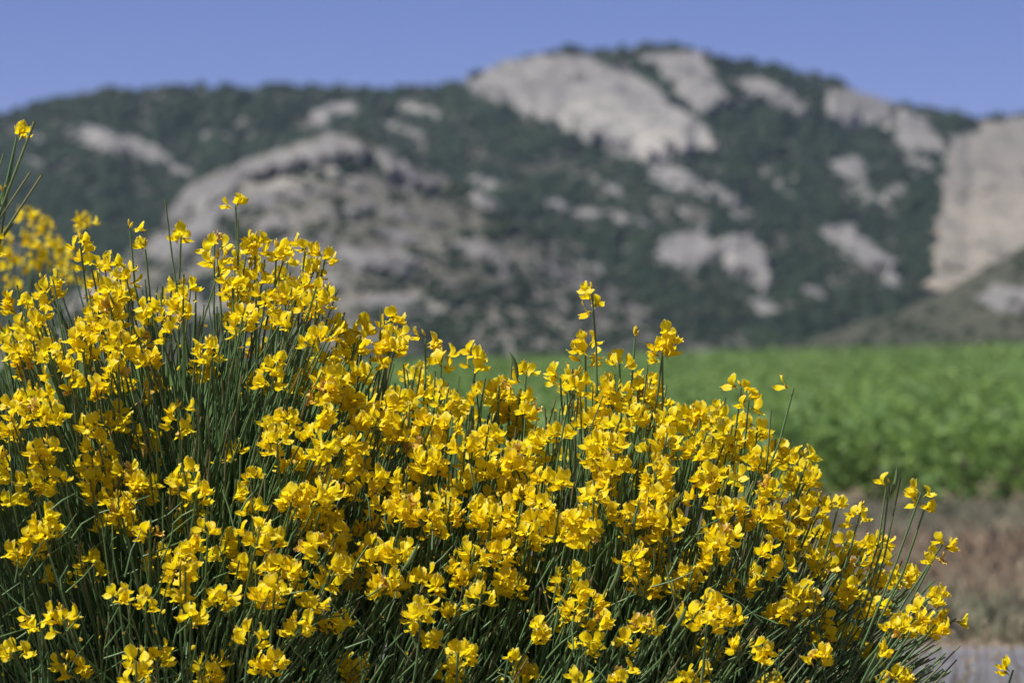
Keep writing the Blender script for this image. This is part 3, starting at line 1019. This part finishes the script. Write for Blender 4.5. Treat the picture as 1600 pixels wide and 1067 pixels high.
rows, cols = DENS.shape
for r_ in range(rows):
    for c_ in range(cols):
        mean = DENS[r_, c_] * 0.86
        for k in range(int(mean) + (RNG.uniform() < mean % 1)):
            u = (c_ + RNG.uniform()) * 100.0
            v = 380 + (r_ + RNG.uniform()) * 69.0
            if v < sil(u) + 8:
                continue
            back = RNG.exponential(0.07)
            Yd = depth(u, v) + min(back, 0.45)
            tip = P(u, v, Yd)
            B.raceme(tip, dirn(u, v), root(u, tip), int(RNG.integers(3, 9)), int(RNG.integers(0, 6)) if RNG.uniform() < .6 else 0,
                     0.035, RNG.uniform(.7, 1.35), front=-back)
# racemes beyond the left edge and beneath the frame, and on the far side of the crest
for k in range(95):
    if k < 22:
        u, v = RNG.uniform(-300, 0), RNG.uniform(520, 1000)
        Yd = depth(u, v) + RNG.exponential(0.08)
    elif k < 40:
        u, v = RNG.uniform(-200, 1400), RNG.uniform(1075, 1250)
        Yd = depth(u, v) + RNG.exponential(0.08)
    else:
        u = RNG.uniform(0, 1300)
        v = sil(u) + RNG.uniform(25, 170)
        Yd = RNG.uniform(6.8, 7.25)
    tip = P(u, v, Yd)
    B.raceme(tip, dirn(u, v), root(u, tip), int(RNG.integers(3, 7)), 2, 0.07, 1.1, front=-0.6 - (k < 40))

# bare green shoots that fill the bush
for k in range(4200):
    u = RNG.uniform(-260, 1480)
    s0 = sil(u) + 25
    v = s0 + (1230 - s0) * RNG.uniform() ** 0.9
    if 230 < u < 520 and RNG.uniform() < 0.5:
        v = RNG.uniform(470, 760)
    Yd = depth(u, v) + 0.02 + RNG.exponential(0.20)
    tip = P(u, v, min(Yd, 7.5))
    d = dirn(u, v)
    d[:2] += RNG.normal(0, 0.10 + 0.14 * sstep(700, 1000, v), 2)
    L = RNG.uniform(0.35, 0.7)
    base = tip - d / np.linalg.norm(d) * L + np.array((-(0.10) * lean(u), RNG.uniform(0, 0.2), 0))
    base[2] = max(base[2], 0.7)
    pts, rad, tf = B.stem(base, tip, d, RNG.uniform(.0026, .0036), RNG.uniform(.0011, .0017), 6)
    V, F = tube(pts, rad, 5)
    B.fill.add(V, F, 0, np.repeat(np.clip((np.linspace(0, 1, 6) - .8) * 5, 0, 1) * (RNG.uniform() < .3), 5))
# short crossing side twigs low in the bush
for k in range(650):
    u = RNG.uniform(-150, 1430); v = RNG.uniform(min(max(sil(u) + 200, 780), 1100), 1150)
    c = P(u, v, depth(u, v) + RNG.exponential(0.12))
    d = np.array((RNG.normal(0.3, .5), RNG.normal(-.2, .4), RNG.uniform(.3, 1)))
    d = d / np.linalg.norm(d) * RNG.uniform(.015, .05)
    V, F = tube([c - d, c + RNG.normal(0, .004, 3), c + d], (.0016, .0014, .0007), 4)
    B.fill.add(V, F, 0, 0)
# a few bare shoot tips above the flowers
for u, v, Yd, ln in ((258, 312, 6.55, -.10), (372, 345, 6.6, .02), (528, 452, 6.6, .35), (800, 565, 6.6, .0), (1012, 570, 6.5, .1), (1205, 640, 6.5, .0), (1385, 760, 6.5, .1), (1408, 745, 6.5, .15),
                     (480, 430, 6.6, .1), (1500, 1008, 6.3, 1.0), (1495, 1030, 6.3, .9), (740, 590, 6.6, 0), (595, 480, 6.62, .05), (452, 470, 6.55, .1)):
    tip = P(u, v, Yd)
    pts, rad, tf = B.stem(root(u, tip), tip, np.array((ln, -.05, 1)), .0026, .0014, 9, 0.8)
    B.stems.append((pts, rad, 0.8, 1.0))
# petals and husks caught among the shoots
for k in range(420):
    u = RNG.uniform(-100, 1430); v = sil(u) + 60 + (1080 - sil(u)) * RNG.uniform()
    c = P(u, v, depth(u, v) + RNG.exponential(.10))
    m = frame(c, RNG.normal(0, 1, 3), RNG.uniform(0, 6.28), 0, RNG.uniform(.25, .6))
    V, F, mi, a = FL[int(RNG.integers(NV + NW))]['wing_petal']
    B.bits.add(V @ m[:3, :3].T + m[:3, 3], F, int(RNG.uniform() < .55), a)
big = B.build("broom_bush", BASE, "large broom bush in full yellow flower filling the foreground, in sharp focus")
# young seed pods
for u, v, ang in ((1060, 968, 62), (1466, 1056, 25), (1396, 752, 78), (802, 572, 105), (640, 870, 60), (300, 640, 80), (960, 900, 70)):
    c = P(u, v, depth(u, v) - 0.03 if v > 850 else 6.5)
    d = np.array((math.cos(R(ang)), -.15, math.sin(R(ang))))
    pts = c + d * np.linspace(-.026, .026, 8)[:, None]
    pts[:, 0] += .004 * np.cos(np.linspace(-1.5, 1.5, 8))
    V, F = tube(pts, np.array((.0006, .0026, .0034, .0036, .0036, .0032, .0022, .0004)), 6)
    mb = MB(); mb.add(V, F, 0, .1)
    link("seed_pod", mb.mesh("seed_pod", [M['stem']]), big)
# older wood from the ground up into the shoots
for k in range(16):
    a = k * 2.4
    b0 = np.array((BASE[0] + math.cos(a) * .08, BASE[1] + math.sin(a) * .08, 0.52))
    t0 = np.array((-1.0 + 1.9 * (k + .5) / 16, 6.6 + math.sin(a * 1.7) * .22, RNG.uniform(1.2, 1.5)))
    pts = bezier(b0, np.array((b0[0] + .3 * (t0[0] - b0[0]), b0[1], 1.1)), t0, 9) + RNG.normal(0, .008, (9, 3))
    mb = MB(); mb.add(*tube(pts, np.linspace(.02, .005, 9), 7))
    link("branch", mb.mesh("branch", [M['bark']]), big)

# ---- the bush out of focus behind its left shoulder
B2 = Bush()
BASE2 = np.array((-1.75, 11.2, 0.6))
for u, v, nf in ((40, 330, 6), (60, 335, 6), (75, 348, 6), (45, 365, 6), (82, 375, 7), (60, 385, 7), (100, 398, 6), (70, 405, 6), (92, 388, 4), (5, 365, 6), (12, 395, 6), (25, 410, 5), (138, 342, 5), (-20, 350, 6), (-50, 370, 7),
                 (-30, 390, 6), (-80, 360, 6), (-110, 390, 7), (50, 415, 5), (110, 420, 5), (20, 440, 4), (-60, 430, 6), (-140, 420, 6), (130, 440, 4), (190, 445, 4), (205, 470, 4), (180, 470, 4), (225, 500, 3), (270, 455, 3)):
    tip = P(u, v, 11.0 + RNG.uniform(-.25, .25))
    if u > 150: tip = P(u, v, 8.6)
    d = np.array(((u - 0) / 500.0 + RNG.normal(0, .08), RNG.normal(0, .1), 1.0))
    B2.raceme(tip, d, np.array((BASE2[0] + .5 * (tip[0] - BASE2[0]), tip[1] + .1, tip[2] - .75)), nf, 2, .04, 1.3)
for k in range(420):
    u = RNG.uniform(-260, 210); v = 420 + RNG.uniform() * 500 + max(u, 0) * .4
    tip = P(u, v, 11.0 + RNG.normal(0, .25))
    d = np.array((.45 + RNG.normal(0, .15), RNG.normal(0, .15), 1.0))
    pts, rad, tf = B2.stem(tip - d * RNG.uniform(.35, .6), tip, d, .0034, .0016, 5)
    V, F = tube(pts, rad, 4)
    B2.fill.add(V, F, 0, 0)
b2 = B2.build("broom_bush", BASE2, "blurred yellow broom bush behind the left shoulder of the big one")
for k in range(5):
    t0 = BASE2 + np.array((-.35 + .2 * k, RNG.normal(0, .1), 1.0))
    mb = MB(); mb.add(*tube(bezier(BASE2 - np.array((0, 0, .05)), BASE2 + np.array((-.1 + .05 * k, 0, .5)), t0, 7), np.linspace(.022, .006, 7), 7))
    link("branch", mb.mesh("branch", [M['bark']]), b2)

# ---- shoots of a third bush leaning in at the left edge
B3 = Bush()
BASE3 = np.array((-1.45, 6.2, 0.6))
def edge(u0, v0, u1, v1, r=.0024, tf=0.0, Yd=6.2):
    a, t = P(u0, v0, Yd), P(u1, v1, Yd)
    d = t - a; d = d / np.linalg.norm(d)
    return B3.stem(BASE3 + np.array((RNG.normal(0, .05), RNG.normal(0, .05), .35)), t, d, r * 1.3, r * .8, 10), t, d
(pts, rad, tf), t, d = edge(0, 345, 26, 216); B3.stems.append((pts, rad, 0, 1))
B3.raceme(P(26, 213, 6.2), np.array((.12, 0, 1.0)), pts[4], 2, 9, 0, .5, 1.0, above=0.0)
for a in ((-2, 330, 54, 190, .0030, .6), (-5, 345, 47, 270, .0022, 1.0), (-10, 385, 66, 273, .0024, 1.0), (-20, 400, 20, 350, .0020, .5), (-20, 330, 6, 240, .002, .3)):
    (pts, rad, tf), t, d = edge(*a); B3.stems.append((pts, rad, a[5], .9))
for u, v, nf in ((4, 303, 1), (-8, 372, 4), (-14, 395, 4), (-40, 300, 5), (-60, 250, 6), (-90, 330, 6), (-120, 280, 6), (-110, 400, 6)):
    tip = P(u, v, 6.2 + RNG.uniform(-.08, .08))
    B3.raceme(tip, np.array((.3, 0, 1.0)), BASE3 + np.array((RNG.normal(0, .08), RNG.normal(0, .08), .5)), nf, 2, 0, 1, .5)
for k in range(60):
    tip = P(RNG.uniform(-300, -20), RNG.uniform(330, 800), 6.2 + RNG.normal(0, .12))
    pts, rad, tf = B3.stem(BASE3 + np.array((RNG.normal(0, .1), RNG.normal(0, .1), .3)), tip, np.array((.25 + RNG.normal(0, .1), RNG.normal(0, .1), 1.0)), .0028, .0013, 6)
    V, F = tube(pts, rad, 4); B3.fill.add(V, F, 0, 0)
B3.build("broom_bush", BASE3, "broom bush mostly out of frame, long thin shoots reaching in at the left edge")

# ---- a lone low shoot by the road
B4 = Bush()
t4 = P(1583, 1046, 6.6)
BASE4 = np.array((t4[0] - .05, 6.65, 0.6))
B4.raceme(t4, np.array((.35, 0, 1.0)), BASE4, 2, 0, 0, 1.4, 1.0, above=0.0)
for k in range(5):
    tip = t4 + np.array((RNG.uniform(-.12, .15), RNG.normal(0, .05), RNG.uniform(-.25, -.03)))
    pts, rad, tf = B4.stem(BASE4, tip, np.array((RNG.normal(0, .4), 0, 1.0)), .0026, .0012, 8)
    B4.stems.append((pts, rad, 0.5, .5))
B4.build("broom_bush", BASE4, "small sparse broom with a single yellow flower before the road, bottom right corner")

# ------------------------------------------------------------------ tall dry weeds on the bank before the road
WD = [(1482, 1000), (1503, 968), (1525, 1012), (1540, 985), (1556, 1020), (1468, 1020), (1578, 1005), (1596, 975), (1512, 1040), (1448, 1030), (1620, 1000), (1650, 985)]
for u, v in WD:
    Yd = random.uniform(11.0, 13.5)
    tip = P(u, v, Yd)
    base = np.array((tip[0] + random.uniform(-.08, .08), Yd, float(gz(tip[0], Yd))))
    e = tag(empty("dry_weed", base), "tall thin dry weed with a pale seed head before the road", "weed", "dry weeds before the road")
    pts = bezier(base - np.array((0, 0, .02)), base + np.array((random.uniform(-.04, .04), 0, .5 * (tip[2] - base[2]))), tip, 8)
    mb = MB(); mb.add(*tube(pts, np.linspace(.003, .0015, 8), 5))
    link("stalk", mb.mesh("stalk", [M['dry']]), e)
    mb = MB()
    for q in range(26):
        c = tip + np.array((random.gauss(0, .008), random.gauss(0, .008), random.uniform(-.03, .03)))
        dd = np.array((random.gauss(0, 1), random.gauss(0, 1), random.uniform(.3, 1.6)))
        dd = dd / np.linalg.norm(dd) * .016
        mb.add(*tube([c, c + dd * .5, c + dd], (.001, .0022, .0004), 4), 0, .8)
    link("seed_head", mb.mesh("seed_head", [M['dry']]), e)
    for q in range(3):
        k = random.randint(2, 5)
        dd = np.array((random.choice((-1, 1)) * random.uniform(.04, .09), random.gauss(0, .02), random.uniform(.03, .08)))
        mb = MB(); mb.add(*tube([pts[k], pts[k] + dd * .6, pts[k] + dd], (.0012, .004, .0006), 4))
        link("leaf", mb.mesh("leaf", [M['dry']]), e)

# ------------------------------------------------------------------ haze
HAZE = 0.00006
x0, x1, y0, y1, z0, z1 = -2700, 2700, -150, 4100, -17, 260
V = [(x, y, z) for z in (z0, z1) for y in (y0, y1) for x in (x0, x1)]
mb = MB(); mb.add(V, [(0, 2, 3, 1), (4, 5, 7, 6), (0, 1, 5, 4), (2, 6, 7, 3), (0, 4, 6, 2), (1, 3, 7, 5)])
hm = bpy.data.materials.new("haze")
hm.use_nodes = True
hm.node_tree.nodes.clear()
out = hm.node_tree.nodes.new("ShaderNodeOutputMaterial")
pv = hm.node_tree.nodes.new("ShaderNodeVolumePrincipled")
pv.inputs["Color"].default_value = (0.50, 0.68, 1.0, 1)
pv.inputs["Density"].default_value = HAZE
pv.inputs["Anisotropy"].default_value = 0.0
hm.node_tree.links.new(pv.outputs[0], out.inputs["Volume"])
tag(link("haze", mb.mesh("haze", [hm], smooth=False)), kind="stuff")
